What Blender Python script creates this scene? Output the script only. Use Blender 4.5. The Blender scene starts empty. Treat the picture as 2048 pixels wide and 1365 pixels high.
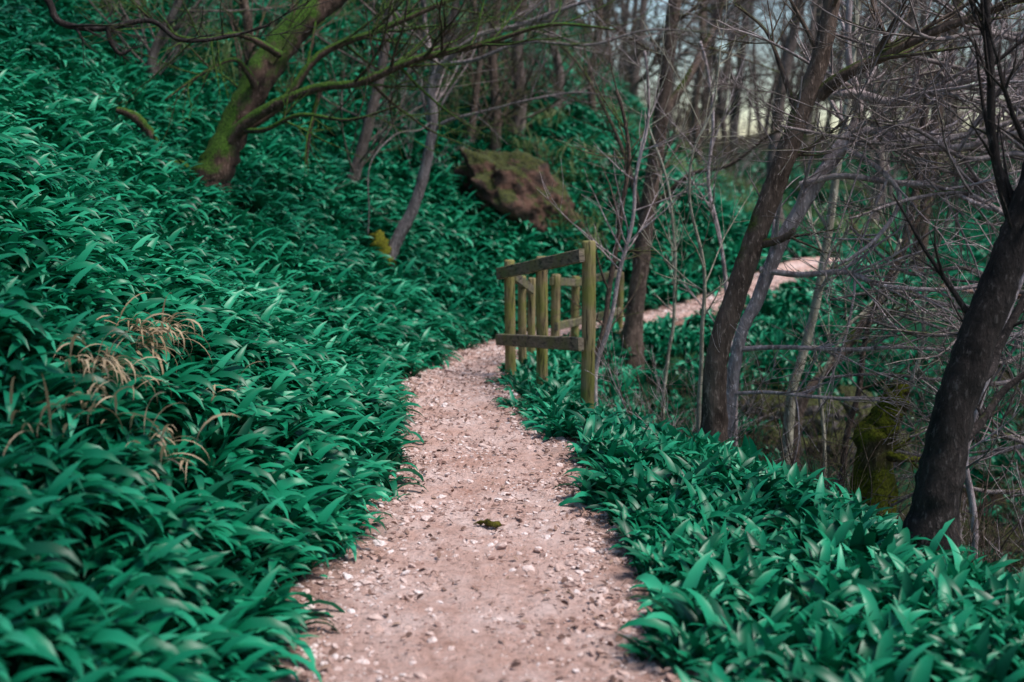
import bpy, math, random
import numpy as np
from mathutils import Vector, Matrix, Quaternion, noise as mnoise
random.seed(7); rs=np.random.RandomState(11)
scene=bpy.context.scene
CAMZ=1.6; PITCH=math.radians(8.77); F=2276.0

# ------------------------------------------------------------------ helpers
def site(px,py,D):
    """survey helper: bearing/elevation measured on the 2048 px photograph + real distance -> world position"""
    a=(px-1024)/F; b=(py-682.5)/F
    y=math.cos(PITCH)-b*math.sin(PITCH); z=-math.sin(PITCH)-b*math.cos(PITCH)
    k=D/y
    return Vector((a*k,D,CAMZ+z*k))

def link(o,parent=None):
    scene.collection.objects.link(o)
    if parent: o.parent=parent
    return o

def mesh_obj(name,verts,faces,mat=None,smooth=True,parent=None,dolink=True):
    me=bpy.data.meshes.new(name); me.from_pydata([tuple(v) for v in verts],[],faces); me.update()
    if smooth: me.polygons.foreach_set('use_smooth',[True]*len(me.polygons))
    if mat: me.materials.append(mat)
    o=bpy.data.objects.new(name,me)
    if dolink: link(o,parent)
    return o

# ------------------------------------------------------------------ path line and terrain
PATH=np.array([(-.2,-12,0),(-.14,-3,0),(-.14,1,0),(-.14,3.5,0),(-.12,4.3,0),(-.10,5.4,0),(-.18,6.4,0),(-.36,7.3,0),(-.47,8.2,-.01),
 (-.40,9.1,-.05),(-.22,10.2,-.12),(.1,11.4,-.18),(.7,12.5,-.2),(1.6,13.2,-.18),(2.5,13.8,-.04),(3.5,14.8,.16),(4.4,16.0,.3),(5.6,17.8,.05),(8,20.5,-.6),(14,24,-.9),(30,30,0),(90,45,1)],float)
PW=np.array([.75,.75,.74,.70,.63,.56,.5,.44,.40,.37,.38,.38,.38,.38,.38,.38,.38,.4,.4,.4,.4,.4])
def catmull(P,n):
    P=np.asarray(P,float); out=[]
    for i in range(len(P)-1):
        p0=P[max(i-1,0)];p1=P[i];p2=P[i+1];p3=P[min(i+2,len(P)-1)]
        for t in np.linspace(0,1,n,endpoint=False):
            out.append(.5*((2*p1)+(-p0+p2)*t+(2*p0-5*p1+4*p2-p3)*t*t+(-p0+3*p1-3*p2+p3)*t**3))
    out.append(P[-1]); return np.array(out)
PP=catmull(np.hstack([PATH,PW[:,None]]),6)
def path_info(x,y):
    x=np.asarray(x,float);y=np.asarray(y,float)
    best=np.full(x.shape,1e9);sd=np.zeros(x.shape);pz=np.zeros(x.shape);hw=np.zeros(x.shape)
    for i in range(len(PP)-1):
        ax,ay,az,aw=PP[i];bx,by,bz,bw=PP[i+1];dx=bx-ax;dy=by-ay;L=dx*dx+dy*dy
        t=np.clip(((x-ax)*dx+(y-ay)*dy)/L,0,1)
        qx=x-(ax+t*dx);qy=y-(ay+t*dy);d=np.hypot(qx,qy)
        s=np.where(dx*qy-dy*qx>0,1,-1)
        m=d<best
        best=np.where(m,d,best);sd=np.where(m,d*s,sd);pz=np.where(m,az+t*(bz-az),pz);hw=np.where(m,aw+t*(bw-aw),hw)
    return sd,pz,hw
def sstep(a,b,x):
    t=np.clip((x-a)/(b-a),0,1);return t*t*(3-2*t)
def wob(x,y):
    return (np.sin(1.7*x+.9*y+.5)+np.sin(-1.1*x+2.3*y+1.9)*.7+np.sin(3.9*x+2.1*y)*.4+np.sin(5.7*x-6.3*y+2)*.25)
def shelf(y):
    return np.interp(y,[0,3,4.5,5.1,6.3,7.5,9,12],[2.2,1.9,1.5,1.3,.95,.45,.3,.3])
def terrain(x,y):
    d,pz,hw=path_info(x,y)
    eL=np.maximum(d-hw*.95,0);eL=eL-.14*(1-np.exp(-eL/.14))
    k=sstep(-2,5,x-(np.maximum(y-14,0))*.06)
    s=.74*(1-k)+.40*k; M=14*(1-k)+3.1*k
    up=M*(1-np.exp(-s*eL/M))
    eR=np.maximum(-d-hw*.95,0); e2=eR-shelf(y)
    sp=np.where(e2>3,e2,np.log1p(np.exp(np.clip(e2*5,-30,30)))/5)
    drop=3.6*(1-np.exp(-.95*sp/3.6))+.05*eR
    bank=.5*np.log1p(np.exp(np.clip(x-6.5,-20,30)))*np.clip((-d-1)/5,0,1)
    bank=7*(1-np.exp(-bank/7))
    z=pz+np.where(d>0,up,-drop+bank)
    e=np.where(d>0,eL,eR)
    z=z+wob(x,y)*.035*np.clip(e/1.0,0,1)+wob(x*.3,y*.3)*.22*np.clip((e-3)/5,0,1)
    z=z-.03*np.clip(1-e/.05,0,1)
    return z
def hit(px,py):
    D=np.arange(2.6,90,.02); p=[site(px,py,1.0)]
    x=D*p[0].x; z=CAMZ+(p[0].z-CAMZ)*D
    h=terrain(x,D); m=np.nonzero(z<h)[0]
    i=m[0] if len(m) else len(D)-1
    return float(D[i])

# ------------------------------------------------------------------ materials
def newmat(name):
    m=bpy.data.materials.new(name);m.use_nodes=True;nt=m.node_tree
    return m,nt,nt.nodes,nt.links,nt.nodes['Principled BSDF']
def noise(nt,scale,detail=5,rough=.6,coord='Object',vec=None):
    n=nt.nodes.new('ShaderNodeTexNoise');n.inputs['Scale'].default_value=scale;n.inputs['Detail'].default_value=detail;n.inputs['Roughness'].default_value=rough
    if vec is None:
        tc=nt.nodes.new('ShaderNodeTexCoord');vec=tc.outputs[coord]
    nt.links.new(vec,n.inputs['Vector']);return n
def ramp(nt,fac,stops,interp='LINEAR'):
    r=nt.nodes.new('ShaderNodeValToRGB');r.color_ramp.interpolation=interp
    e=r.color_ramp.elements
    while len(e)<len(stops): e.new(.5)
    for i,(p,c) in enumerate(stops):
        e[i].position=p;e[i].color=(c[0],c[1],c[2],1) if not isinstance(c,(int,float)) else (c,c,c,1)
    nt.links.new(fac,r.inputs['Fac']);return r
def mix(nt,fac,a,b,mode='MIX'):
    n=nt.nodes.new('ShaderNodeMix');n.data_type='RGBA';n.blend_type=mode
    for inp,v in ((n.inputs[0],fac),(n.inputs[6],a),(n.inputs[7],b)):
        if hasattr(v,'is_output') or hasattr(v,'links'): nt.links.new(v,inp)
        elif isinstance(v,(int,float)): inp.default_value=v
        else: inp.default_value=(*v,1)
    return n.outputs[2]
def math_(nt,op,a,b=None):
    n=nt.nodes.new('ShaderNodeMath');n.operation=op
    for i,v in enumerate((a,b)):
        if v is None: continue
        if isinstance(v,(int,float)): n.inputs[i].default_value=v
        else: nt.links.new(v,n.inputs[i])
    return n.outputs[0]
def bump(nt,b,h,strength=.5,dist=.02):
    n=nt.nodes.new('ShaderNodeBump');n.inputs['Strength'].default_value=strength;n.inputs['Distance'].default_value=dist
    nt.links.new(h,n.inputs['Height']);nt.links.new(n.outputs[0],b.inputs['Normal'])

def leaf_mat(name,stops,rough=.42,trans=.3,spec=.3):
    m,nt,N,L,b=newmat(name)
    oi=N.new('ShaderNodeObjectInfo')
    geo=N.new('ShaderNodeNewGeometry')
    n1=noise(nt,.9,3,.6,vec=geo.outputs['Position'])
    f=math_(nt,'ADD',math_(nt,'MULTIPLY',oi.outputs['Random'],.3),math_(nt,'MULTIPLY',geo.outputs['Random Per Island'],.4))
    f=math_(nt,'ADD',f,math_(nt,'MULTIPLY',n1.outputs['Fac'],.3))
    r=ramp(nt,f,stops)
    L.new(r.outputs[0],b.inputs['Base Color']);b.inputs['Roughness'].default_value=rough
    b.inputs['Specular IOR Level'].default_value=spec
    tr=N.new('ShaderNodeBsdfTranslucent');L.new(r.outputs[0],tr.inputs['Color'])
    mx=N.new('ShaderNodeMixShader');mx.inputs[0].default_value=trans
    L.new(b.outputs[0],mx.inputs[1]);L.new(tr.outputs[0],mx.inputs[2]);L.new(mx.outputs[0],N['Material Output'].inputs[0])
    return m
M_leaf=leaf_mat('garlic_leaf',[(.18,(.001,.052,.023)),(.45,(.002,.135,.060)),(.68,(.008,.24,.115)),(.86,(.045,.40,.215))],.40,.14,.34)
M_straw=leaf_mat('dry_straw',[(.2,(.30,.20,.11)),(.8,(.58,.44,.29))],.7,.2)
M_grass=leaf_mat('rough_grass',[(.2,(.05,.13,.04)),(.5,(.13,.21,.07)),(.8,(.32,.32,.15))],.6,.3)
M_shade_leaf=leaf_mat('shade_crown_leaf',[(.2,(.006,.04,.012)),(.8,(.02,.09,.025))],.4,.15)  # leaves of the unseen crowns added to shade the left bank

def bark_mat(name,c1,c2,moss=0.0,mosscol=(.06,.085,.008),scale=14):
    m,nt,N,L,b=newmat(name)
    tc=N.new('ShaderNodeTexCoord')
    mp=N.new('ShaderNodeMapping');mp.inputs['Scale'].default_value=(1,1,.35);L.new(tc.outputs['Object'],mp.inputs[0])
    n1=noise(nt,scale,8,.7,vec=mp.outputs[0]);n2=noise(nt,scale*4,6,.7,vec=mp.outputs[0]);n3=noise(nt,3.2,4,.6,vec=tc.outputs['Object'])
    r=ramp(nt,n1.outputs['Fac'],[(.34,c1),(.60,c2)])
    lich=ramp(nt,n2.outputs['Fac'],[(.57,0),(.63,.85)])
    col=mix(nt,lich.outputs[0],r.outputs[0],tuple(min(1,c*1.8+.04) for c in c2))
    geo=N.new('ShaderNodeNewGeometry');sx=N.new('ShaderNodeSeparateXYZ');L.new(geo.outputs['Normal'],sx.inputs[0])
    if moss>0:
        f=math_(nt,'ADD',math_(nt,'MULTIPLY',sx.outputs['Z'],.35),n3.outputs['Fac'])
        mr=ramp(nt,f,[(.95-moss*.6,0),(1.08-moss*.6,1)])
        n4=noise(nt,60,4,.6);mc=ramp(nt,n4.outputs['Fac'],[(.35,tuple(c*.3 for c in mosscol)),(.65,tuple(c*1.5 for c in mosscol))])
        col=mix(nt,mr.outputs[0],col,mc.outputs[0])
    L.new(col,b.inputs['Base Color']);b.inputs['Roughness'].default_value=.85;b.inputs['Specular IOR Level'].default_value=.25
    h=math_(nt,'ADD',n1.outputs['Fac'],math_(nt,'MULTIPLY',n2.outputs['Fac'],.5))
    bump(nt,b,h,.9,.03)
    return m
B_brown=bark_mat('bark_brown',(.04,.024,.018),(.17,.115,.09),.50)
B_pale=bark_mat('bark_pale',(.18,.13,.13),(.50,.41,.41),.12)
B_mid=bark_mat('bark_grey',(.10,.072,.07),(.32,.26,.255),.3)
B_dark=bark_mat('bark_dark',(.007,.005,.005),(.042,.030,.027),.15)
B_moss=bark_mat('bark_mossy',(.028,.016,.012),(.12,.07,.052),.78,(.05,.11,.01))
B_mossY=bark_mat('bark_mossy_yellow',(.05,.035,.015),(.13,.09,.04),1.0,(.16,.16,.010))
B_far=bark_mat('bark_far',(.06,.042,.038),(.19,.145,.13),.25)
B_slim=bark_mat('bark_slim',(.20,.18,.13),(.46,.42,.33),.2)

# terrain material
def ground_mat():
    m,nt,N,L,b=newmat('woodland_ground')
    at=N.new('ShaderNodeAttribute');at.attribute_name='cover'
    n1=noise(nt,1.2,6,.65);n2=noise(nt,14,8,.7)
    g=ramp(nt,n2.outputs['Fac'],[(.35,(.003,.022,.010)),(.65,(.008,.085,.038))])
    g2=mix(nt,ramp(nt,n1.outputs['Fac'],[(.56,0),(.70,.6)]).outputs[0],g.outputs[0],(.09,.13,.04))
    s=ramp(nt,n2.outputs['Fac'],[(.3,(.014,.009,.007)),(.55,(.045,.028,.020)),(.75,(.11,.075,.055))])
    s2=mix(nt,ramp(nt,n1.outputs['Fac'],[(.46,0),(.58,.8)]).outputs[0],s.outputs[0],(.022,.05,.010))
    f=ramp(nt,math_(nt,'ADD',at.outputs['Fac'],math_(nt,'MULTIPLY',math_(nt,'SUBTRACT',n1.outputs['Fac'],.5),.6)),[(.35,0),(.6,1)])
    c=mix(nt,f.outputs[0],s2,g2)
    L.new(c,b.inputs['Base Color']);b.inputs['Roughness'].default_value=.95;b.inputs['Specular IOR Level'].default_value=.1
    bump(nt,b,n2.outputs['Fac'],1,.08)
    return m
M_ground=ground_mat()
def path_mat():
    m,nt,N,L,b=newmat('path_dirt')
    n0=noise(nt,1.1,4,.6);n1=noise(nt,3.2,7,.7);n2=noise(nt,24,8,.75);n3=noise(nt,90,6,.7)
    base=ramp(nt,n1.outputs['Fac'],[(.30,(.48,.265,.205)),(.46,(.70,.455,.385)),(.62,(.84,.62,.56))])
    b2=mix(nt,ramp(nt,n0.outputs['Fac'],[(.45,0),(.62,.5)]).outputs[0],base.outputs[0],(.60,.35,.275))
    d=ramp(nt,n2.outputs['Fac'],[(.32,.38),(.44,.92),(.6,1.1)])
    c=mix(nt,1.0,b2,d.outputs[0],'MULTIPLY')
    vo=N.new('ShaderNodeTexVoronoi');vo.inputs['Scale'].default_value=38;tc=N.new('ShaderNodeTexCoord')
    L.new(tc.outputs['Object'],vo.inputs['Vector'])
    sp=ramp(nt,vo.outputs['Distance'],[(.0,1),(.3,.0)])
    sc=N.new('ShaderNodeSeparateColor');L.new(vo.outputs['Color'],sc.inputs[0])
    c2=mix(nt,math_(nt,'MULTIPLY',sp.outputs[0],ramp(nt,sc.outputs[0],[(.5,0),(.6,.6)]).outputs[0]),c,(.80,.64,.60))
    c2=mix(nt,math_(nt,'MULTIPLY',sp.outputs[0],ramp(nt,sc.outputs[1],[(.74,0),(.82,.75)]).outputs[0]),c2,(.20,.11,.085))
    sp2=ramp(nt,n3.outputs['Fac'],[(.32,.35),(.42,1.0)])
    c3=mix(nt,1.0,c2,sp2.outputs[0],'MULTIPLY')
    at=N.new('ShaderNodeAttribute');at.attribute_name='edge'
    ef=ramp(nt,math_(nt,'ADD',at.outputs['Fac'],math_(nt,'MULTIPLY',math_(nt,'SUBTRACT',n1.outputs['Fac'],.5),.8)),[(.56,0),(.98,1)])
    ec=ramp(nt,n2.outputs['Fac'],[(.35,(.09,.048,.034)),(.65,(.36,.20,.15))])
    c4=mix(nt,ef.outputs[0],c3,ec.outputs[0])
    L.new(c4,b.inputs['Base Color']);b.inputs['Roughness'].default_value=.9;b.inputs['Specular IOR Level'].default_value=.2
    h=math_(nt,'ADD',n2.outputs['Fac'],math_(nt,'MULTIPLY',n3.outputs['Fac'],.35))
    bump(nt,b,h,1,.035)
    return m
M_path=path_mat()
def stone_mat(name,stops,moss=False,mt=0.0):
    m,nt,N,L,b=newmat(name)
    oi=N.new('ShaderNodeObjectInfo');r=ramp(nt,oi.outputs['Random'],stops)
    n=noise(nt,6 if moss else 2,8,.7);
    d=ramp(nt,n.outputs['Fac'],[(.38,.2),(.6,1.2)] if moss else [(.3,.5),(.65,1.15)])
    c=mix(nt,1.0,r.outputs[0],d.outputs[0],'MULTIPLY')
    if moss:
        geo=N.new('ShaderNodeNewGeometry');sx=N.new('ShaderNodeSeparateXYZ');L.new(geo.outputs['Normal'],sx.inputs[0])
        n2=noise(nt,2.6,7,.72);f=ramp(nt,math_(nt,'ADD',math_(nt,'MULTIPLY',sx.outputs['Z'],.30),n2.outputs['Fac']),[(.56+mt,0),(.64+mt,1)])
        n4=noise(nt,30,5,.7);mc=ramp(nt,n4.outputs['Fac'],[(.35,(.012,.018,.003)),(.65,(.095,.105,.010))])
        c=mix(nt,f.outputs[0],c,mc.outputs[0])
    L.new(c,b.inputs['Base Color']);b.inputs['Roughness'].default_value=.85
    bump(nt,b,n.outputs['Fac'],1.0,.16 if moss else .003)
    return m
M_gravel=stone_mat('gravel_stone',[(0,(.24,.13,.105)),(.3,(.50,.335,.285)),(.75,(.68,.51,.46)),(1,(.80,.69,.66))])
M_litter=stone_mat('leaf_litter',[(0,(.08,.04,.03)),(.6,(.22,.12,.09)),(1,(.40,.26,.19))])
M_rock=stone_mat('mossy_rock',[(0,(.15,.065,.042)),(1,(.19,.10,.07))],True,.015)
M_rock2=stone_mat('pale_mossy_rock',[(0,(.30,.24,.22)),(1,(.42,.35,.34))],True,-.07)
def wood_mat(name,c1,c2,green):
    m,nt,N,L,b=newmat(name)
    tc=N.new('ShaderNodeTexCoord');mp=N.new('ShaderNodeMapping');L.new(tc.outputs['Object'],mp.inputs[0])
    mp.inputs['Scale'].default_value=(1,1,.08) if name.endswith('post') else (.35,.35,1.0)
    n1=noise(nt,45,8,.7,vec=mp.outputs[0]);n2=noise(nt,6,5,.6,vec=tc.outputs['Object'])
    r=ramp(nt,n1.outputs['Fac'],[(.32,tuple(x*.25 for x in c1)),(.42,c1),(.65,c2)])
    c=mix(nt,ramp(nt,n2.outputs['Fac'],[(.42,0),(.62,.85)]).outputs[0],r.outputs[0],green)
    dk=ramp(nt,n1.outputs['Fac'],[(.38,.25),(.47,1)])
    c=mix(nt,1.0,c,dk.outputs[0],'MULTIPLY')
    L.new(c,b.inputs['Base Color']);b.inputs['Roughness'].default_value=.8
    bump(nt,b,n1.outputs['Fac'],.9,.012);return m
M_post=wood_mat('weathered_post',(.17,.12,.055),(.36,.27,.14),(.18,.185,.03))
M_rail=wood_mat('weathered_rail',(.11,.085,.06),(.24,.185,.13),(.14,.14,.04))

# ------------------------------------------------------------------ terrain sheet
def axis(segs):
    out=[]
    for a,b,s in segs: out.append(np.arange(a,b-1e-6,s))
    out.append([segs[-1][1]]);return np.concatenate(out)
gx=axis([(-90,-20,2.5),(-20,-8,.5),(-8,-3,.16),(-3,4.5,.06),(4.5,10,.2),(10,30,.8),(30,100,3)])
gy=axis([(-10,2,.4),(2,12,.06),(12,20,.14),(20,40,.5),(40,120,3)])
X,Y=np.meshgrid(gx,gy);Z=terrain(X,Y)
nx,ny=len(gx),len(gy)
I=np.arange(nx*ny).reshape(ny,nx)
fa=np.stack([I[:-1,:-1],I[:-1,1:],I[1:,1:],I[1:,:-1]],-1).reshape(-1,4)
me=bpy.data.meshes.new('woodland_ground')
me.vertices.add(nx*ny);me.vertices.foreach_set('co',np.stack([X,Y,Z],-1).reshape(-1))
me.loops.add(fa.size);me.loops.foreach_set('vertex_index',fa.reshape(-1))
me.polygons.add(len(fa));me.polygons.foreach_set('loop_start',np.arange(0,fa.size,4));me.polygons.foreach_set('loop_total',np.full(len(fa),4))
me.polygons.foreach_set('use_smooth',np.ones(len(fa),bool));me.update(calc_edges=True)
d,pz,hw=path_info(X,Y)
cov=np.where(d>0,1.0,1-sstep(.9,1.8,-d-hw-shelf(Y)*.6))
cov=np.maximum(cov,sstep(10.5,12,Y)*(X<6)*(d<0)*(-d<3)*1.0)
cov=cov*(1-.8*sstep(35,55,Y))
cov=np.where(np.abs(d)<hw+.12,0,cov)
a=me.attributes.new('cover','FLOAT','POINT');a.data.foreach_set('value',cov.reshape(-1).astype(np.float32))
me.materials.append(M_ground)
link(bpy.data.objects.new('woodland_ground',me))

# ------------------------------------------------------------------ path
seg=np.hypot(np.diff(PP[:,0]),np.diff(PP[:,1]));S=np.concatenate([[0],np.cumsum(seg)])
sv=np.arange(6,S[-1]-60,.04)
cx,cy,cz,cw=[np.interp(sv,S,PP[:,i]) for i in range(4)]
k=np.ones(9)/9
for _ in range(2):
    cx=np.convolve(np.pad(cx,4,'edge'),k,'valid');cy=np.convolve(np.pad(cy,4,'edge'),k,'valid')
tx=np.gradient(cx);ty=np.gradient(cy);tl=np.hypot(tx,ty);tx/=tl;ty/=tl
NW=44;vs=[];ed=[]
for i in range(len(sv)):
    for j in range(NW):
        t=j/(NW-1)*2-1; off=t*(cw[i]*1.12+.05)
        x=cx[i]+ty[i]*off; y=cy[i]-tx[i]*off
        q=Vector((x*2.2,y*2.2,0)); z=cz[i]+.012*mnoise.noise(q)+.012*mnoise.noise(q*5)+.009*mnoise.noise(q*13)-.012*(1-t*t)+.012-.03*max(0,abs(t)-.93)/.07
        vs.append((x,y,z));ed.append(abs(t))
fs=[(i*NW+j,i*NW+j+1,(i+1)*NW+j+1,(i+1)*NW+j) for i in range(len(sv)-1) for j in range(NW-1)]
po=mesh_obj('dirt_path',vs,fs,M_path)
a=po.data.attributes.new('edge','FLOAT','POINT');a.data.foreach_set('value',ed)

# ------------------------------------------------------------------ scatter with geometry nodes
def scatter(name,protos,pos,rot,scl,idx):
    col=bpy.data.collections.new(name+'_parts')
    for i,p in enumerate(protos): col.objects.link(p)
    me=bpy.data.meshes.new(name);me.vertices.add(len(pos));me.vertices.foreach_set('co',np.asarray(pos,np.float32).reshape(-1))
    a=me.attributes.new('rot','FLOAT_VECTOR','POINT');a.data.foreach_set('vector',np.asarray(rot,np.float32).reshape(-1))
    a=me.attributes.new('scl','FLOAT','POINT');a.data.foreach_set('value',np.asarray(scl,np.float32))
    a=me.attributes.new('idx','INT','POINT');a.data.foreach_set('value',np.asarray(idx,np.int32))
    o=link(bpy.data.objects.new(name,me))
    ng=bpy.data.node_groups.new(name,'GeometryNodeTree');ng.is_modifier=True
    ng.interface.new_socket('Geometry',in_out='INPUT',socket_type='NodeSocketGeometry');ng.interface.new_socket('Geometry',in_out='OUTPUT',socket_type='NodeSocketGeometry')
    N=ng.nodes;L=ng.links
    gi=N.new('NodeGroupInput');go=N.new('NodeGroupOutput');ip=N.new('GeometryNodeInstanceOnPoints');ci=N.new('GeometryNodeCollectionInfo')
    ci.inputs['Collection'].default_value=col;ci.inputs['Separate Children'].default_value=True;ci.inputs['Reset Children'].default_value=True
    def na(t,nm):
        n=N.new('GeometryNodeInputNamedAttribute');n.data_type=t;n.inputs['Name'].default_value=nm
        return next(s for s in n.outputs if s.enabled and s.name=='Attribute')
    er=N.new('FunctionNodeEulerToRotation');L.new(na('FLOAT_VECTOR','rot'),er.inputs[0])
    L.new(gi.outputs[0],ip.inputs['Points']);L.new(ci.outputs[0],ip.inputs['Instance']);ip.inputs['Pick Instance'].default_value=True
    L.new(na('INT','idx'),ip.inputs['Instance Index']);L.new(er.outputs[0],ip.inputs['Rotation']);L.new(na('FLOAT','scl'),ip.inputs['Scale'])
    L.new(ip.outputs[0],go.inputs[0])
    md=o.modifiers.new('scatter','NODES');md.node_group=ng
    return o

def leaf(vs,fs,base,az,L,W,el,bend,rng,n=7,twist=0):
    ca,sa=math.cos(az),math.sin(az);p=Vector(base);side=Vector((-sa,ca,0));i0=len(vs)
    for i in range(n):
        t=i/(n-1); e=el-bend*t**1.3
        dr=Vector((ca*math.cos(e),sa*math.cos(e),math.sin(e)))
        nr=Vector((-ca*math.sin(e),-sa*math.sin(e),math.cos(e)))
        sd=(side*math.cos(twist*t)+nr*math.sin(twist*t))
        w=W*.5*(math.sin(math.pi*min(1,(t*.93+.07))**.85)**.8 if t<1 else 0.02)
        if t<.15: w*=.5
        vs.append(p-sd*w+nr*w*.35);vs.append(p.copy());vs.append(p+sd*w+nr*w*.35)
        if i<n-1:
            a=i0+i*3;fs.append((a,a+1,a+4,a+3));fs.append((a+1,a+2,a+5,a+4))
        p=p+dr*(L/(n-1))
def clump(name,k,spread,lean):
    rng=random.Random(k);vs=[];fs=[]
    for i in range(rng.randint(11,14)):
        az=rng.gauss(0,spread) if lean else rng.uniform(0,6.28)
        r=rng.uniform(0,.10);b=rng.uniform(0,6.28)
        L=rng.uniform(.17,.33) if lean else rng.uniform(.14,.25)
        leaf(vs,fs,(r*math.cos(b),r*math.sin(b),-.02),az,L,min(.054,L*(rng.uniform(.14,.22) if lean else rng.uniform(.19,.27))),math.radians(rng.uniform(55,90)),math.radians(rng.uniform(60,145) if lean else rng.uniform(20,95)),rng,n=8,twist=rng.uniform(-.8,.8))
    return mesh_obj(name,vs,fs,M_leaf,dolink=False)
protos=[clump('clump_a%d'%i,i,.65,True) for i in range(6)]+[clump('clump_b%d'%i,50+i,0,False) for i in range(6)]

def sample(n,x0,x1,y0,y1):
    return rs.uniform(x0,x1,n),rs.uniform(y0,y1,n)
pos=[];rot=[];scl=[];idx=[]
def add_garlic(x0,x1,y0,y1,dens,sc,side,rim=False):
    n=int((x1-x0)*(y1-y0)*dens);x,y=sample(n,x0,x1,y0,y1)
    d,pz,hw=path_info(x,y)
    edge=hw*(1+.09*np.sin(y*3.3)+.06*np.sin(y*8.1+x))
    if rim: m=(np.abs(d)>edge-.02)&(np.abs(d)<edge+.20)
    elif side=='L': m=(d>edge+.04)
    else:
        e=-d-hw; m=(d<-edge-.0)&(e<shelf(y)+rs.uniform(.1,.9,n))
    m&=(np.abs(x)<.58*y+2.2)
    # sparse pockets
    if y0>9: m&=(wob(x*1.3,y*1.3)+rs.uniform(-1,1,n)>-1.3)
    x=x[m];y=y[m];d=d[m]
    z=terrain(x,y);gx_=(terrain(x+.08,y)-z)/.08;gy_=(terrain(x,y+.08)-z)/.08
    for i in range(len(x)):
        nrm=Vector((-gx_[i],-gy_[i],1)).normalized()
        up=(Vector((0,0,1))*.65+nrm*.35).normalized()
        if rim:
            az=(0 if d[i]>0 else math.pi)+random.gauss(0,.8);k=random.randint(0,11)
        elif side=='L' :
            az=math.atan2(-gy_[i],-gx_[i])*.85-.15+random.gauss(0,.4); k=random.randint(0,5) if random.random()<.8 else random.randint(6,11)
        else:
            az=random.uniform(0,6.28); k=random.randint(6,11)
            if random.random()<.3: k=random.randint(0,5)
        q=Vector((0,0,1)).rotation_difference(up)@Quaternion((0,0,1),az)@Quaternion((1,0,0),random.gauss(0,.12))
        e=q.to_euler()
        s=sc*random.uniform(.75,1.2)
        pos.append((x[i],y[i],z[i]));rot.append((e.x,e.y,e.z));scl.append(s);idx.append(k)
add_garlic(-9,0,1.6,8,90,1.0,'L')
add_garlic(-9,1,8,14,70,1.05,'L')
add_garlic(-16,10,12,22,42,1.15,'L')
add_garlic(-26,18,22,36,16,1.5,'L')
add_garlic(.2,4,1.6,9,95,.9,'R')
add_garlic(-.6,7,9,17,60,.9,'R')
add_garlic(-1.4,1.2,2,11,110,.6,'L',rim=True)
add_garlic(-1,6,11,17,60,.6,'L',rim=True)
# garlic drifts down in the gully beyond the fence
x,y=sample(2600,1.5,11,10,18);d,pz,hw=path_info(x,y);m=(d<-hw-.8)&(wob(x,y)>-.5);x=x[m];y=y[m];z=terrain(x,y)
for i in range(len(x)):
    pos.append((x[i],y[i],z[i]));rot.append((0,0,random.uniform(0,6.28)));scl.append(random.uniform(.8,1.2));idx.append(random.randint(6,11))
scatter('wild_garlic',protos,pos,rot,scl,idx)
print('garlic',len(pos))
# rough pale grass patches on the far slope
gp=[]
for k in range(4):
    rng=random.Random(k+300);v=[];f=[]
    for i in range(26):
        leaf(v,f,(rng.gauss(0,.08),rng.gauss(0,.08),0),rng.uniform(0,6.28),rng.uniform(.25,.5),.012,math.radians(rng.uniform(50,88)),math.radians(rng.uniform(40,130)),rng,n=5)
    gp.append(mesh_obj('grass%d'%k,v,f,M_grass,dolink=False))
x,y=sample(2600,-6,9,14,30);d,pz,hw=path_info(x,y);m=(d>1.2)&(wob(x*.7+2,y*.7)+rs.uniform(-.5,.5,len(x))>.6);x=x[m];y=y[m];n=len(x)
scatter('rough_grass',gp,np.stack([x,y,terrain(x,y)+.05],-1),np.stack([rs.normal(0,.2,n),rs.normal(0,.2,n),rs.uniform(0,6.28,n)],-1),rs.uniform(.7,1.4,n),rs.randint(0,4,n))

# gravel + litter on the path
def stone(name,k,mat,flat=.5):
    import bmesh
    bm=bmesh.new();bmesh.ops.create_icosphere(bm,subdivisions=2,radius=1)
    for v in bm.verts:
        q=v.co*1.1+Vector((k*7.3,0,0)); s=1+.55*mnoise.noise(q)
        v.co=Vector((v.co.x*s*1.2,v.co.y*s*.85,v.co.z*s*flat))
    me=bpy.data.meshes.new(name);bm.to_mesh(me);bm.free();me.materials.append(mat)
    return bpy.data.objects.new(name,me)
n=60000
ii=np.nonzero((cy<15)&(cy>1.8))[0];ii=ii[rs.randint(0,len(ii),n)]
pos2=[];rot2=[];scl2=[];idx2=[];pos3=[];rot3=[];scl3=[];idx3=[]
for c,i in enumerate(ii):
    t=random.uniform(-1,1); 
    if random.random()<.35: t=math.copysign(random.uniform(.55,1),t)
    off=t*cw[i]*1.08; x=cx[i]+ty[i]*off+random.uniform(-.02,.02);y=cy[i]-tx[i]*off+random.uniform(-.02,.02)
    q=Vector((x*2.2,y*2.2,0))
    z=cz[i]+.012*mnoise.noise(q)+.012*mnoise.noise(q*5)-.012*(1-t*t)+.012
    if c%6:
        if mnoise.noise(Vector((x*3,y*3,9)))+random.uniform(-.35,.45)<0: continue
        s=min(.034,.0028+random.expovariate(1/.0041))
        pos2.append((x,y,z));rot2.append((random.gauss(0,.3),random.gauss(0,.3),random.uniform(0,6.28)));scl2.append(s);idx2.append(random.randint(0,4))
    elif mnoise.noise(Vector((x*2,y*2,3)))+random.uniform(-.4,.4)>-.15:
        pos3.append((x,y,z+.005));rot3.append((random.gauss(0,.3),random.gauss(0,.3),random.uniform(0,6.28)));scl3.append(random.uniform(.3,1.0));idx3.append(random.randint(0,3))
scatter('path_gravel',[stone('pebble%d'%i,i,M_gravel,.45) for i in range(5)],pos2,rot2,scl2,idx2)
lp=[]
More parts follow.
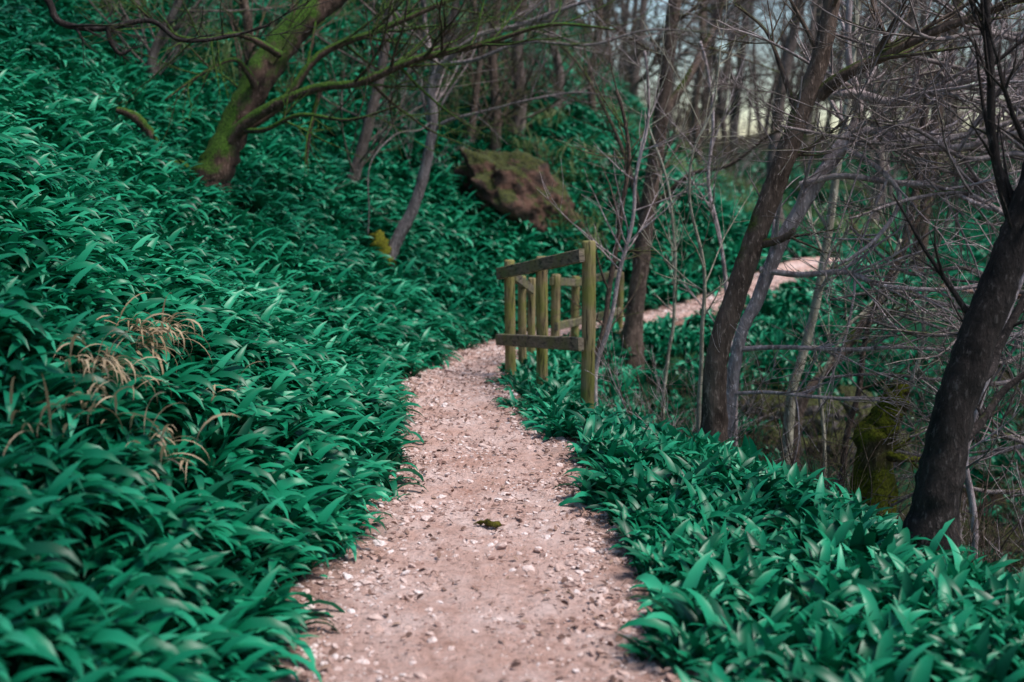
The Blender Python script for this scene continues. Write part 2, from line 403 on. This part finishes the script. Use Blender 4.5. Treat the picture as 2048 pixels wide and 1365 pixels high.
for i in range(4):
    rng=random.Random(i);v=[];f=[]
    if i<2: leaf(v,f,(0,0,0),0,.04,.02,.4,.8,rng,n=5,twist=.8)
    else: leaf(v,f,(0,0,0),0,.06,.004,.1,.3,rng,n=5,twist=.8)
    lp.append(mesh_obj('litter%d'%i,v,f,M_litter,dolink=False))
scatter('leaf_litter',lp,pos3,rot3,scl3,idx3)

# ------------------------------------------------------------------ tubes / trees
class MB:
    def __init__(s): s.v=[];s.f=[]
    def tube(s,P,R,sides,rough=0,cap=True):
        i0=len(s.v);n=len(P);prev=None
        for i in range(n):
            t=(P[min(i+1,n-1)]-P[max(i-1,0)])
            if t.length<1e-6: t=Vector((0,0,1))
            t.normalize()
            if prev is None:
                a=Vector((1,0,0)) if abs(t.x)<.8 else Vector((0,1,0)); u=t.cross(a).normalized()
            else:
                u=prev-t*prev.dot(t); u=u.normalized() if u.length>1e-6 else t.orthogonal().normalized()
            prev=u;w=t.cross(u)
            for j in range(sides):
                an=2*math.pi*j/sides;dd=u*math.cos(an)+w*math.sin(an);r=R[i]
                if rough:
                    q=(P[i]+dd*R[i])
                    r*=1+rough*(mnoise.noise(q*(1.2/max(R[i],.03)))+.6*mnoise.noise(q*(3.1/max(R[i],.03))))
                s.v.append(P[i]+dd*r)
        for i in range(n-1):
            for j in range(sides):
                a=i0+i*sides+j;b=i0+i*sides+(j+1)%sides
                s.f.append((a,b,b+sides,a+sides))
        if cap and sides>3:
            s.f.append(tuple(i0+(n-1)*sides+j for j in range(sides)))
    def obj(s,name,mat,dolink=True): return mesh_obj(name,s.v,s.f,mat,dolink=dolink)
def rv(rng): 
    v=Vector((rng.gauss(0,1),rng.gauss(0,1),rng.gauss(0,1)));return v.normalized()
def grow(mb,p,dr,L,r,level,rng,up=.03,wig=.13,kids=6,seg=None):
    n=max(5,int(L/(seg or .12)));n=min(n,16);st=L/n;P=[p.copy()];R=[r];d=dr.normalized();D=[d]
    for i in range(n):
        d=(d+rv(rng)*wig+Vector((0,0,up))).normalized();P.append(P[-1]+d*st);R.append(max(r*(1-.78*(i+1)/n),.002));D.append(d)
    mb.tube(P,R,5 if r>.012 else (4 if r>.006 else 3),cap=False)
    if level>0:
        for c in range(kids):
            t=rng.uniform(.2,.97);i=int(t*n)
            q=(D[i]+rv(rng)*.75).normalized()
            grow(mb,P[i],q,L*rng.uniform(.3,.6)*(1.15-t*.5),max(R[i]*.65,.0026),level-1,rng,up,wig*1.1,kids-1,seg)
def stem(mb,pts,rng,twigs=10,tl=(.5,1.1),lvl=1,sides=8,start=.35,rough=.12,up=.03,kids=5,n=7,wob_=.0,tk=.5):
    """pts: list of (Vector,radius)"""
    A=np.array([(*p,r) for p,r in pts]);C=catmull(A,n)
    P=[Vector(c[:3]) for c in C];R=[max(c[3],.0015) for c in C]
    if wob_:
        for i in range(1,len(P)): P[i]+=Vector((mnoise.noise(P[i]*2.1),0,mnoise.noise(P[i]*2.1+Vector((9,9,9)))))*wob_
    mb.tube(P,R,sides,rough)
    for k in range(twigs):
        t=rng.uniform(start,1.0);i=min(int(t*(len(P)-1)),len(P)-2)
        T=(P[i+1]-P[i]).normalized();q=(T*.8+rv(rng)*.8).normalized()
        grow(mb,P[i],q,rng.uniform(*tl),max(min(R[i]*tk,.016),.004),lvl,rng,up=up,kids=kids)
def ST(base,pts,k=1.0):
    return [(site(a,b,base+c),r*k) for a,b,c,r in pts]
def root(base,px,py,r):
    p=site(px,py,base);g=float(terrain(np.array([p.x]),np.array([p.y]))[0])
    return [(Vector((p.x,p.y,g-.35)),r*1.5),(Vector((p.x,p.y,g+.02)),r*1.25)]
def tree(name,mat,basepx,r0,stems,seed,k=1.0,**kw):
    rng=random.Random(seed);D=hit(*basepx) if len(basepx)==2 else basepx[2]
    print(name,basepx,'D=%.2f'%D)
    mb=MB()
    for j,s in enumerate(stems):
        opt=dict(kw);pts=s
        if isinstance(s,tuple): pts,o2=s;opt.update(o2)
        P=ST(D,pts,k)
        if j==0: P=root(D,basepx[0],basepx[1],r0*k)+P
        stem(mb,P,rng,**opt)
    return mb.obj(name,mat)

# mossy leaning tree, upper left
tree('mossy_tree',B_moss,(415,395),.17,[
 ([(440,320,.0,.16),(480,230,.1,.13),(530,140,.2,.14),(590,60,.3,.13),(680,-20,.5,.12),(820,-120,.7,.10)],dict(twigs=8,tl=(.6,1.6),rough=.3,sides=14)),
 ([(400,360,0,.09),(350,335,-.05,.085),(312,320,-.1,.06),(300,270,-.15,.05),(270,235,-.2,.045),(232,220,-.25,.03)],dict(twigs=0,rough=.3)),
 ([(440,310,0,.07),(500,240,-.1,.055),(620,180,-.2,.042),(720,165,-.3,.038),(830,120,-.4,.032),(960,90,-.5,.024),(1100,50,-.6,.016),(1230,60,-.7,.008)],dict(twigs=20,tl=(.5,1.5),lvl=2,kids=4)),
 ([(470,270,0,.05),(560,210,.1,.04),(640,110,.2,.036),(760,60,.3,.03),(900,0,.4,.024),(1050,-60,.5,.016)],dict(twigs=16,tl=(.5,1.4),lvl=2,kids=4)),
 ([(510,170,0,.04),(470,120,-.2,.02),(400,150,-.4,.015),(330,200,-.6,.008)],dict(twigs=7,tl=(.3,.9))),
 ([(560,110,0,.04),(480,70,-.3,.024),(400,80,-.6,.018),(330,60,-.8,.012),(250,-10,-1,.008)],dict(twigs=12,tl=(.4,1.1),lvl=2,kids=4)),
 ([(480,260,0,.03),(530,260,-.3,.022),(600,230,-.5,.018),(700,240,-.7,.013),(800,210,-.9,.009)],dict(twigs=12,tl=(.4,1.0))),
 ([(640,180,0,.024),(620,260,0,.018),(612,330,0,.014)],dict(twigs=2,tl=(.2,.4))),
],3)
# slender tree beside the path bend
tree('slender_tree',B_mid,(775,540),.07,[
 ([(790,490,0,.066),(825,420,0,.06),(850,340,0,.054),(866,250,0,.05),(862,180,0,.047),(872,140,0,.045),(852,70,0,.028),(845,-30,0,.022)],dict(twigs=8,tl=(.5,1.2),start=.5,rough=.18)),
 ([(872,145,0,.04),(900,115,-.1,.034),(960,70,-.2,.028),(1040,50,-.3,.024),(1150,10,-.4,.02),(1290,-30,-.5,.015)],dict(twigs=16,tl=(.5,1.5),kids=4,lvl=2)),
 ([(868,260,0,.024),(900,240,-.1,.018),(960,225,-.2,.015),(1060,200,-.4,.012),(1160,185,-.5,.009),(1250,200,-.6,.005)],dict(twigs=10,tl=(.4,.9))),
 ([(880,130,0,.03),(950,120,-.3,.022),(1050,85,-.5,.018),(1180,90,-.8,.014),(1300,60,-1,.01),(1450,70,-1.2,.006)],dict(twigs=14,tl=(.4,1.2),lvl=2,kids=4)),
 ([(866,240,0,.016),(840,260,-.1,.010),(790,270,-.2,.008),(740,330,-.3,.007),(738,420,-.3,.007),(736,470,-.3,.005)],dict(twigs=3,tl=(.2,.5))),
],4)
tree('mossy_stump',B_mossY,(768,535),.07,[
 ([(764,510,-.05,.085),(757,485,-.05,.075),(748,465,-.05,.05)],dict(twigs=0,rough=.45,sides=14)),
],5,k=1.3)
# brown tree right of fence
tree('bare_tree',B_brown,(1262,720),.14,[
 ([(1268,640,0,.115),(1285,500,0,.105),(1300,390,0,.10),(1318,270,0,.095),(1335,120,0,.085),(1350,0,0,.08),(1360,-120,0,.07)],dict(twigs=12,tl=(.6,1.6),start=.45,rough=.15,sides=12)),
 ([(1325,230,0,.06),(1380,150,.2,.05),(1430,50,.4,.045),(1460,-60,.5,.035)],dict(twigs=8,tl=(.6,1.5))),
 ([(1300,420,0,.04),(1380,350,-.2,.03),(1460,330,-.4,.025),(1540,270,-.6,.018),(1600,250,-.8,.01)],dict(twigs=9,tl=(.5,1.2))),
 ([(1290,470,0,.04),(1255,330,.3,.028),(1210,220,.4,.02),(1150,120,.6,.014),(1080,60,.8,.01)],dict(twigs=12,tl=(.5,1.4),lvl=2,kids=4)),
],6,k=.85)
# the leaning double-stemmed tree right of the path
D4=6.7
tree('leaning_tree',B_brown,(1432,868,D4),.078,[
 ([(1428,800,0,.073),(1438,700,0,.067),(1475,580,0,.065),(1520,450,0,.064),(1565,330,0,.062),(1600,230,0,.058),(1640,120,0,.053),(1662,10,0,.048),(1670,-100,0,.044)],dict(twigs=4,tl=(.4,.9),start=.5,rough=.12,sides=14)),
 ([(1638,190,0,.045),(1690,150,-.1,.036),(1760,115,-.15,.032),(1850,70,-.2,.027),(1960,30,-.3,.023),(2090,-20,-.4,.018)],dict(twigs=14,tl=(.4,1.0))),
 ([(1515,490,0,.03),(1560,480,-.1,.022),(1590,460,-.15,.015)],dict(twigs=2,tl=(.2,.4))),
 ([(1600,250,0,.02),(1560,130,.1,.014),(1530,60,.2,.01),(1470,10,.2,.006)],dict(twigs=6,tl=(.4,.8))),
],8)
tree('pale_tree',B_pale,(1440,800,D4+.35),.05,[
 ([(1475,700,0,.04),(1515,600,0,.042),(1555,500,0,.045),(1600,420,0,.046),(1650,340,0,.044),(1695,280,0,.037),(1718,210,0,.027),(1698,120,0,.021),(1700,0,0,.018),(1720,-90,0,.014)],dict(twigs=10,tl=(.4,1.2),rough=.1,sides=12)),
 ([(1650,325,0,.030),(1700,270,0,.028),(1760,265,-.1,.026),(1850,295,-.2,.023),(1950,290,-.3,.020),(2080,250,-.5,.014)],dict(twigs=16,tl=(.4,1.2),lvl=2,kids=5)),
 ([(1660,190,0,.030),(1720,190,-.1,.028),(1790,205,-.15,.026),(1870,180,-.2,.023),(1960,155,-.3,.02),(2080,130,-.4,.014)],dict(twigs=16,tl=(.4,1.2),lvl=2,kids=5)),
 ([(1600,370,0,.022),(1680,352,-.1,.019),(1780,365,-.2,.018),(1880,375,-.3,.017),(1960,410,-.4,.014),(2080,445,-.5,.011)],dict(twigs=16,tl=(.3,1.1),lvl=2,kids=5)),
 ([(1520,540,0,.020),(1600,550,-.1,.018),(1690,545,-.2,.017),(1760,570,-.3,.015),(1870,580,-.4,.013),(1990,570,-.5,.009)],dict(twigs=14,tl=(.3,.9),lvl=2,kids=4)),
 ([(1470,700,0,.018),(1560,695,-.1,.015),(1700,700,-.2,.014),(1800,695,-.3,.012),(1930,705,-.4,.008)],dict(twigs=11,tl=(.3,.8))),
 ([(1445,790,0,.014),(1530,785,-.1,.012),(1640,795,-.2,.011),(1760,800,-.3,.007)],dict(twigs=8,tl=(.2,.6))),
 ([(1680,290,0,.02),(1760,340,-.2,.016),(1800,400,-.3,.014),(1750,480,-.4,.012),(1680,530,-.4,.008)],dict(twigs=8,tl=(.3,.8))),
],9,tk=.6)
# dark tree, right foreground
D5=4.75
tree('dark_tree',B_dark,(1855,1130,D5),.12,[
 ([(1868,1030,0,.105),(1885,930,0,.092),(1915,800,0,.085),(1955,680,0,.08),(2005,550,0,.075),(2050,430,0,.07),(2090,300,0,.065),(2130,150,0,.06),(2150,-50,0,.05)],dict(twigs=8,tl=(.3,.9),rough=.15,sides=14,start=.3)),
 ([(2040,480,0,.03),(2010,400,.05,.021),(1985,280,.05,.018),(1982,150,.05,.017),(1975,50,.05,.016),(1970,-60,.05,.015)],dict(twigs=8,tl=(.3,.8))),
 ([(1900,900,0,.026),(1950,860,.1,.02),(2010,780,.2,.016),(2080,730,.2,.012)],dict(twigs=5,tl=(.2,.6))),
 ([(1930,780,0,.028),(1980,740,.3,.026),(2000,690,.4,.022),(2070,560,.5,.018)],dict(twigs=4,tl=(.2,.6))),
],10)
# tree rooted beyond the right side of the view, its long boughs sweep in over the gully
rng=random.Random(77);mb=MB();D=7.0
P=root(D,2420,900,.14)+ST(D,[(2400,700,0,.12),(2380,400,0,.11),(2350,100,0,.09),(2330,-300,0,.07)])
stem(mb,P,rng,twigs=6,lvl=1)
for k,(y0,y1,xe) in enumerate([(80,10,1750),(160,90,1640),(260,150,1820),(330,420,1700),(420,330,1780),(480,600,1660),(600,640,1740),(700,640,1800),(800,900,1700),(880,860,1820),(950,1000,1780),(40,-30,1600),(200,260,1560),(540,480,1700),(650,760,1640),(360,240,1700)]):
    xs=np.linspace(2390,xe,7);pts=[]
    for i,xx in enumerate(xs):
        t=i/6;yy=y0+(y1-y0)*t+rng.uniform(-34,34)*(0<i)+55*math.sin(math.pi*t)*rng.choice([1,.4])
        pts.append((xx,yy,rng.uniform(-.15,.15)-.6*t+.4*(k%3),.028*(1-.72*t)))
    stem(mb,ST(D,pts),rng,twigs=9,tl=(.4,1.2),start=.25,kids=5,lvl=2 if k%3==0 else 1,tk=.6)
mb.obj('overhanging_tree',B_mid)
# slim pale tree in the gully
tree('slim_tree',B_slim,(1570,890,8.6),.045,[
 ([(1580,820,0,.040),(1600,730,0,.037),(1625,640,0,.035),(1645,540,0,.033),(1662,430,0,.032),(1678,310,0,.03),(1700,180,0,.026),(1712,40,0,.022),(1730,-80,0,.02)],dict(twigs=12,tl=(.4,1.1),start=.4)),
],12)
# saplings and thin stems
for k,(D,pts) in enumerate([
 (7.6,[(1398,850),(1402,700),(1408,600),(1400,500),(1378,400),(1385,300),(1430,200),(1440,90)]),
 (8.6,[(1195,745),(1215,660),(1240,560),(1262,440),(1275,330),(1300,220),(1290,100)]),
 (8.9,[(1180,740),(1205,680),(1225,560),(1245,420),(1260,300),(1235,180)]),
 (9.5,[(1330,760),(1345,640),(1352,520),(1340,400),(1310,300),(1290,230)]),
 (9.5,[(1470,820),(1460,660),(1440,500),(1420,350),(1425,200),(1400,80)]),
 (8.0,[(1690,920),(1720,780),(1740,640),(1790,520),(1850,400),(1880,280)]),
 (7.0,[(1780,950),(1800,820),(1840,700),(1850,560),(1900,430),(1930,300)]),
 (6.0,[(1950,1040),(1930,900),(1960,780),(2010,640),(2060,520)]),
 (11.,[(1600,820),(1690,700),(1780,560),(1830,400),(1850,200),(1880,40)]),
 (9.0,[(1650,880),(1640,760),(1700,650),(1760,600),(1800,480)]),
]):
    rng=random.Random(100+k);mb=MB();p0=site(pts[0][0],pts[0][1],D);g=float(terrain(np.array([p0.x]),np.array([p0.y]))[0])
    r=.016+.004*(k%3)+(.03 if k==8 else 0)
    P=[(Vector((p0.x,p0.y,min(g,p0.z)-.1)),r)]+[(site(a,b,D),r*(1-.09*i)) for i,(a,b) in enumerate(pts)]
    stem(mb,P,rng,twigs=14,tl=(.3,1.0),start=.3,kids=5,wob_=.03)
    mb.obj('sapling',B_slim if k%3==0 else (B_pale if k%3==1 else B_brown))
# hillside trees behind
for k,(bx,by,r,tops) in enumerate([
 (700,390,.08,[(715,330),(742,230),(768,110),(780,-20),(790,-100)]),
 (990,300,.07,[(992,220),(985,100),(1000,-30)]),
 (1035,290,.09,[(1040,200),(1035,90),(1050,-40)]),
 (940,300,.05,[(950,200),(960,90),(940,-30)]),
 (300,180,.06,[(310,100),(350,20),(380,-60)]),
 (480,200,.07,[(500,100),(480,-40)]),
 (1110,240,.06,[(1120,150),(1100,60),(1110,-40)]),
 (1190,250,.05,[(1180,150),(1200,60),(1190,-60)]),
 (860,260,.06,[(870,150),(900,60),(920,-40)]),
 (1400,330,.05,[(1390,220),(1405,100),(1400,-60)]),
 (1560,480,.09,[(1545,350),(1560,200),(1590,50),(1600,-60)]),
 (1830,560,.10,[(1850,420),(1870,250),(1900,80),(1930,-60)]),
 (1740,480,.07,[(1760,350),(1750,200),(1740,60),(1760,-60)]),
]):
    D=hit(bx,by);D=min(D,26)
    rr=r*max(1,D/14)*.85
    tree('woodland_tree',B_brown if k%2 else B_far,(bx,by,D),rr,[([(a,b,0,rr*(1-.1*i)) for i,(a,b) in enumerate(tops)],dict(twigs=20,tl=(.8,2.4),start=.25,lvl=2,kids=5))],200+k)
# tree standing just outside the left of the view, its boughs hang in
tree('overhanging_tree',B_dark,(-420,700,4.6),.12,[
 ([(-400,400,0,.11),(-330,100,.1,.10),(-250,-250,.2,.08)],dict(twigs=4)),
 ([(-340,60,.1,.05),(-150,-60,.1,.03),(40,-50,.1,.02),(95,0,.1,.015),(120,45,.1,.014),(200,58,.1,.012),(300,42,.15,.010),(360,80,.15,.009),(450,75,.2,.007),(540,50,.2,.005)],dict(twigs=7,tl=(.2,.5),start=.45)),
 ([(215,55,.1,.011),(222,85,.1,.010),(240,108,.1,.008),(262,100,.1,.005)],dict(twigs=2,tl=(.1,.2))),
],30)
# unseen evergreens added left of the path so crowns darken near and upper bank
def add_shade_tree(tx_,ty_,crown,seed,nl=6500):
    rng=random.Random(seed);mb=MB();g=float(terrain(np.array([tx_]),np.array([ty_]))[0]);cx_,cy_,cz_,rx,ry,rz=crown
    P=[(Vector((tx_,ty_,g-.3)),.16),(Vector((tx_,ty_,g+1)),.13),(Vector(((tx_+cx_)/2,(ty_+cy_)/2,(g+cz_)/2+.5)),.11),(Vector((cx_,cy_,cz_+rz*.6)),.04)]
    stem(mb,P,rng,twigs=14,tl=(1,2),lvl=1,start=.5)
    o=mb.obj('added_shade_tree',B_brown);v=[];f=[]
    for i in range(nl):
        while True:
            q=Vector((rng.uniform(-1,1),rng.uniform(-1,1),rng.uniform(-1,1)))
            if q.length<1 and mnoise.noise(q*2.2+Vector((seed,0,0)))>-.22: break
        c=Vector((cx_+q.x*rx,cy_+q.y*ry,cz_+q.z*rz));a=rv(rng);b=a.cross(rv(rng)).normalized();s=rng.uniform(.05,.085);i0=len(v)
        v+=[c-a*s,c+b*s*.5,c+a*s,c-b*s*.5];f.append((i0,i0+1,i0+2,i0+3))
    mesh_obj('added_shade_crown',v,f,M_shade_leaf,parent=o)
add_shade_tree(-2.8,-1.2,(.0,1.9,5.6,1.2,1.7,.9),1)
add_shade_tree(-8.6,10.2,(-4.4,10.2,8.0,2.4,3.4,1.5),3,9000)

# distant woodland: bare trees, one instanced mass
fp=[]
for k in range(6):
    rng=random.Random(900+k);mb=MB();H=rng.uniform(9,13);P=[];p=Vector((0,0,-.5));d=Vector((rng.gauss(0,.08),rng.gauss(0,.08),1)).normalized();R=[];n=14
    for i in range(n+1):
        P.append(p.copy());R.append(.10*(1-.85*i/n)+.01);d=(d+rv(rng)*.09+Vector((0,0,.05))).normalized();p=p+d*H/n
    mb.tube(P,R,7,.1)
    for c in range(24):
        i=rng.randint(2,n);q=(Vector((rng.gauss(0,1),rng.gauss(0,1),rng.uniform(.1,1.0)))).normalized()
        grow(mb,P[i],q,rng.uniform(1.4,3.6)*(1.2-i/n*.6),R[i]*.35+.006,2,rng,up=.04,kids=5,seg=.3)
    fp.append(mb.obj('far_tree%d'%k,B_far,dolink=False))
x=rs.uniform(-34,46,900);y=rs.uniform(19,60,900)
x2=rs.uniform(9,26,60);y2=rs.uniform(9,22,60)
x=np.concatenate([x,x2]);y=np.concatenate([y,y2])
d,pz,hw=path_info(x,y)
m=((d>4.5)|((d<-3.5)&(x>8)))&(np.abs(x)<.62*y+5)
r_=x/y
keep=rs.uniform(0,1,len(x))<np.where(r_<-.12,.12,np.where(r_<.10,.30*(y>22),np.where(r_<.30,.32*(y>27),.45)))
m&=keep
x=x[m];y=y[m];z=terrain(x,y);n=len(x)
scatter('distant_woodland',fp,np.stack([x,y,z],-1),np.stack([rs.normal(0,.06,n),rs.normal(0,.06,n),rs.uniform(0,6.28,n)],-1),rs.uniform(.7,1.25,n),rs.randint(0,6,n))
print('far trees',n)
# bare brush filling gully and hillside, and low scrub along the skyline
bp=[]
for k in range(4):
    rng=random.Random(700+k);mb=MB()
    for c in range(7):
        grow(mb,Vector((rng.uniform(-.2,.2),rng.uniform(-.2,.2),-.1)),Vector((rng.gauss(0,.6),rng.gauss(0,.6),1)),rng.uniform(.8,1.9),.009,2,rng,up=.02,wig=.16,kids=5)
    bp.append(mb.obj('brush%d'%k,B_pale if k==0 else B_brown,dolink=False))
x=np.concatenate([rs.uniform(1.2,9,150),rs.uniform(-12,10,60)]);y=np.concatenate([rs.uniform(4,13,150),rs.uniform(14,30,60)])
d,pz,hw=path_info(x,y)
m=((d<0)&(-d-hw>shelf(y)+.7))|((d>2.2)&(y>14)); x=x[m];y=y[m]
x=np.concatenate([x,rs.uniform(2,16,130)]);y=np.concatenate([y,rs.uniform(26,44,130)]);n=len(x)
scatter('bare_brush',bp,np.stack([x,y,terrain(x,y)],-1),np.stack([rs.normal(0,.15,n),rs.normal(0,.15,n),rs.uniform(0,6.28,n)],-1),rs.uniform(.5,1.0,n)*np.where(y>25,1.2,1),rs.randint(0,4,n))

# ------------------------------------------------------------------ rocks
def rock(name,px,py,D,sx,sy,sz,seed,rotz=0,roty=0,mat=None):
    import bmesh
    bm=bmesh.new();bmesh.ops.create_icosphere(bm,subdivisions=5,radius=1);off=Vector((seed*3.7,seed,0))
    for v in bm.verts:
        c=v.co.copy();s=1+.30*mnoise.noise(c*1.1+off)+.18*mnoise.noise(c*2.7+off)+.11*mnoise.noise(c*7+off)+.05*mnoise.noise(c*18+off)
        cell=mnoise.voronoi(c*1.9+off)[0]
        s+=.30*(cell[1]-cell[0]-.3)
        v.co=Vector((c.x*sx,c.y*sy,c.z*sz))*s
    me=bpy.data.meshes.new(name);bm.to_mesh(me);bm.free();me.materials.append(mat or M_rock)
    me.polygons.foreach_set('use_smooth',[True]*len(me.polygons))
    o=link(bpy.data.objects.new(name,me));o.location=site(px,py,D);o.rotation_euler=(0,roty,rotz);return o
Db=hit(1060,450);print('boulder',Db)
rock('mossy_boulder',1045,412,Db+.15,.84*Db/14,.5*Db/14,.50*Db/14,1,.1,math.radians(40))
for k,(px,py,s) in enumerate([(1530,830,.36),(1620,850,.42),(1700,820,.34),(1560,890,.28),(1760,900,.36),(1990,1090,.25),(1660,900,.3)]):
    D=hit(px,py);print('rock',D);rock('mossy_rock',px,py-5,D+.05,s,s*.9,s*.65,10+k,k,.3*math.sin(k*2),mat=M_rock2)
# mossy stump in the gully
Dg=7.0
tree('mossy_stump',B_mossY,(1745,925,Dg),.12,[
 ([(1750,900,0,.12),(1765,850,0,.10),(1790,800,0,.085),(1800,765,0,.05)],dict(twigs=0,rough=.55,sides=18)),
 ([(1765,870,0,.05),(1745,890,0,.045),(1790,915,-.1,.03),(1850,920,-.1,.015)],dict(twigs=2,tl=(.1,.3),rough=.4)),
],41)

# ------------------------------------------------------------------ fence
fence=link(bpy.data.objects.new('wooden_fence',None))
def post(nm,x,y,top,r,seed):
    g=float(terrain(np.array([x]),np.array([y]))[0]);mb=MB();zs=[g-.3]+list(np.linspace(g,top-.012,12))+[top]
    P=[Vector((x+.004*math.sin(seed+z*3),y,z)) for z in zs];R=[r*(1.03 if i<3 else 1) for i in range(len(zs))];R[-1]=r*.82
    mb.tube(P,R,16,.05);return mesh_obj(nm,mb.v,mb.f,M_post,parent=fence)
def rail(nm,a,b,h,t,seed):
    a=Vector(a);b=Vector(b);d=(b-a);L=d.length;d.normalize();sd=d.cross(Vector((0,0,1))).normalized();up=sd.cross(d)
    n=16;vs=[];fs=[];ch=.006
    prof=[(-t/2+ch,-h/2),(t/2-ch,-h/2),(t/2,-h/2+ch),(t/2,h/2-ch),(t/2-ch,h/2),(-t/2+ch,h/2),(-t/2,h/2-ch),(-t/2,-h/2+ch)]
    for i in range(n+1):
        c=a+d*(L*i/n)
        for (u,v) in prof:
            q=c+sd*u+up*v; w=mnoise.noise(q*5+Vector((seed,0,0)))*.004; vs.append(q+up*w+sd*w*.5)
    for i in range(n):
        for j in range(8):
            p=i*8+j;q=i*8+(j+1)%8;fs.append((p,q,q+8,p+8))
    fs.append(tuple(range(7,-1,-1)));fs.append(tuple(n*8+j for j in range(8)))
    return mesh_obj(nm,vs,fs,M_rail,smooth=False,parent=fence)
posts=[]
for i,(px,py,D,r) in enumerate([(1178,482,7.5,.046),(1084,513,8.25,.043),(1020,520,8.8,.042),(1045,552,9.5,.036),(1064,556,10.1,.036),(1112,549,11.0,.046),(1151,553,11.7,.044),(1240,545,12.5,.04)]):
    p=site(px,py,D);posts.append(p);post('post_%d'%(i+1),p.x,p.y,p.z,r,i)
# rails of the front bay are nailed on the path side of posts 2 and 3 and butt into post 1
rail('rail_top',site(997,548,8.84),site(1164,511,7.44),.09,.04,1)
rail('rail_bottom',site(996,679,8.84),site(1162,689,7.44),.09,.04,2)
def zr(i,dz): p=posts[i];return Vector((p.x,p.y-.06,p.z+dz))
rail('rail_far_top',zr(5,-.06)-Vector((.05,0,0)),zr(6,-.06),.08,.035,3)
rail('rail_far_top_2',zr(6,-.06),zr(7,-.0),.08,.035,4)
rail('rail_far_bottom',zr(5,-.50),zr(6,-.47),.08,.035,5)
rail('rail_far_bottom_2',zr(6,-.47),zr(7,-.42),.08,.035,6)
rail('rail_mid_top',Vector((posts[2].x+.03,posts[2].y+.07,posts[2].z-.13)),zr(4,-.1),.08,.035,7)

# ------------------------------------------------------------------ dry grass tufts, moss on path, twig on path
def tuft(px,py,k,n=26,L=.22,drop=1.9):
    D=hit(px,py);rng=random.Random(k);p=site(px,py,D-.06);v=[];f=[]
    for i in range(n):
        leaf(v,f,(rng.gauss(0,.06),rng.gauss(0,.05),rng.uniform(-.05,.08)),rng.gauss(-.7,.9),L*rng.uniform(.4,1.5),rng.uniform(.004,.014),math.radians(rng.uniform(10,85)),drop*rng.uniform(.5,1.3),rng,n=8,twist=rng.uniform(-1.5,1.5))
    o=mesh_obj('dry_grass_tuft',v,f,M_straw);o.location=p+Vector((0.05,-.05,.13));return o
tuft(280,745,1,90,.2,2.8);tuft(190,815,2,80,.18,2.8);tuft(300,970,3,26,.18);tuft(60,920,4,12,.2);tuft(420,870,5,7,.15);tuft(170,890,6,18,.14)
mb=MB();c=site(975,1072,4.9)
P=[Vector((c.x+(i-4)*.016,c.y+.012*math.sin(i*1.1)+(-.01 if i>4 else .01),.012+.012*math.sin(i/8*3.14))) for i in range(9)]
mb.tube(P,[.003,.006,.011,.008,.012,.016,.014,.008,.003],12,1.2)
mb.obj('moss_clump',bark_mat('moss_dark',(.05,.035,.015),(.10,.07,.03),1.0,(.085,.075,.006)))
mb=MB();c=site(1205,1035,5.15)
mb.tube([Vector((c.x-.04+.02*i,c.y+.01*math.sin(i*2),.012+.004*math.sin(i*3))) for i in range(6)],[.004,.006,.007,.006,.005,.003],6,.5)
mb.obj('fallen_twig',B_brown)

# ------------------------------------------------------------------ light, world, camera
el=math.radians(62);az=math.radians(110)
w=bpy.data.worlds.new('World');scene.world=w;w.use_nodes=True;nt=w.node_tree
sky=nt.nodes.new('ShaderNodeTexSky');sky.sky_type='NISHITA';sky.sun_disc=False;sky.sun_elevation=el;sky.sun_rotation=az;sky.dust_density=.4;sky.air_density=1.3;sky.ozone_density=3.5
nt.links.new(sky.outputs[0],nt.nodes['Background'].inputs[0]);nt.nodes['Background'].inputs[1].default_value=.15
sl=bpy.data.lights.new('sun','SUN');sl.energy=5;sl.angle=math.radians(22);sl.color=(1,.94,.88)
so=link(bpy.data.objects.new('sun',sl));dv=Vector((math.sin(az)*math.cos(el),math.cos(az)*math.cos(el),math.sin(el)))
so.rotation_euler=dv.to_track_quat('Z','Y').to_euler();so.location=(0,0,20)
cam=bpy.data.cameras.new('camera');cam.lens=40;cam.sensor_width=36;cam.clip_end=500
cam.dof.use_dof=True;cam.dof.focus_distance=6.0;cam.dof.aperture_fstop=1.6
co=link(bpy.data.objects.new('camera',cam));co.location=(0,0,CAMZ);co.rotation_euler=(math.pi/2-PITCH,0,0)
scene.camera=co
scene.view_settings.view_transform='Standard';scene.view_settings.look='None';scene.view_settings.exposure=0
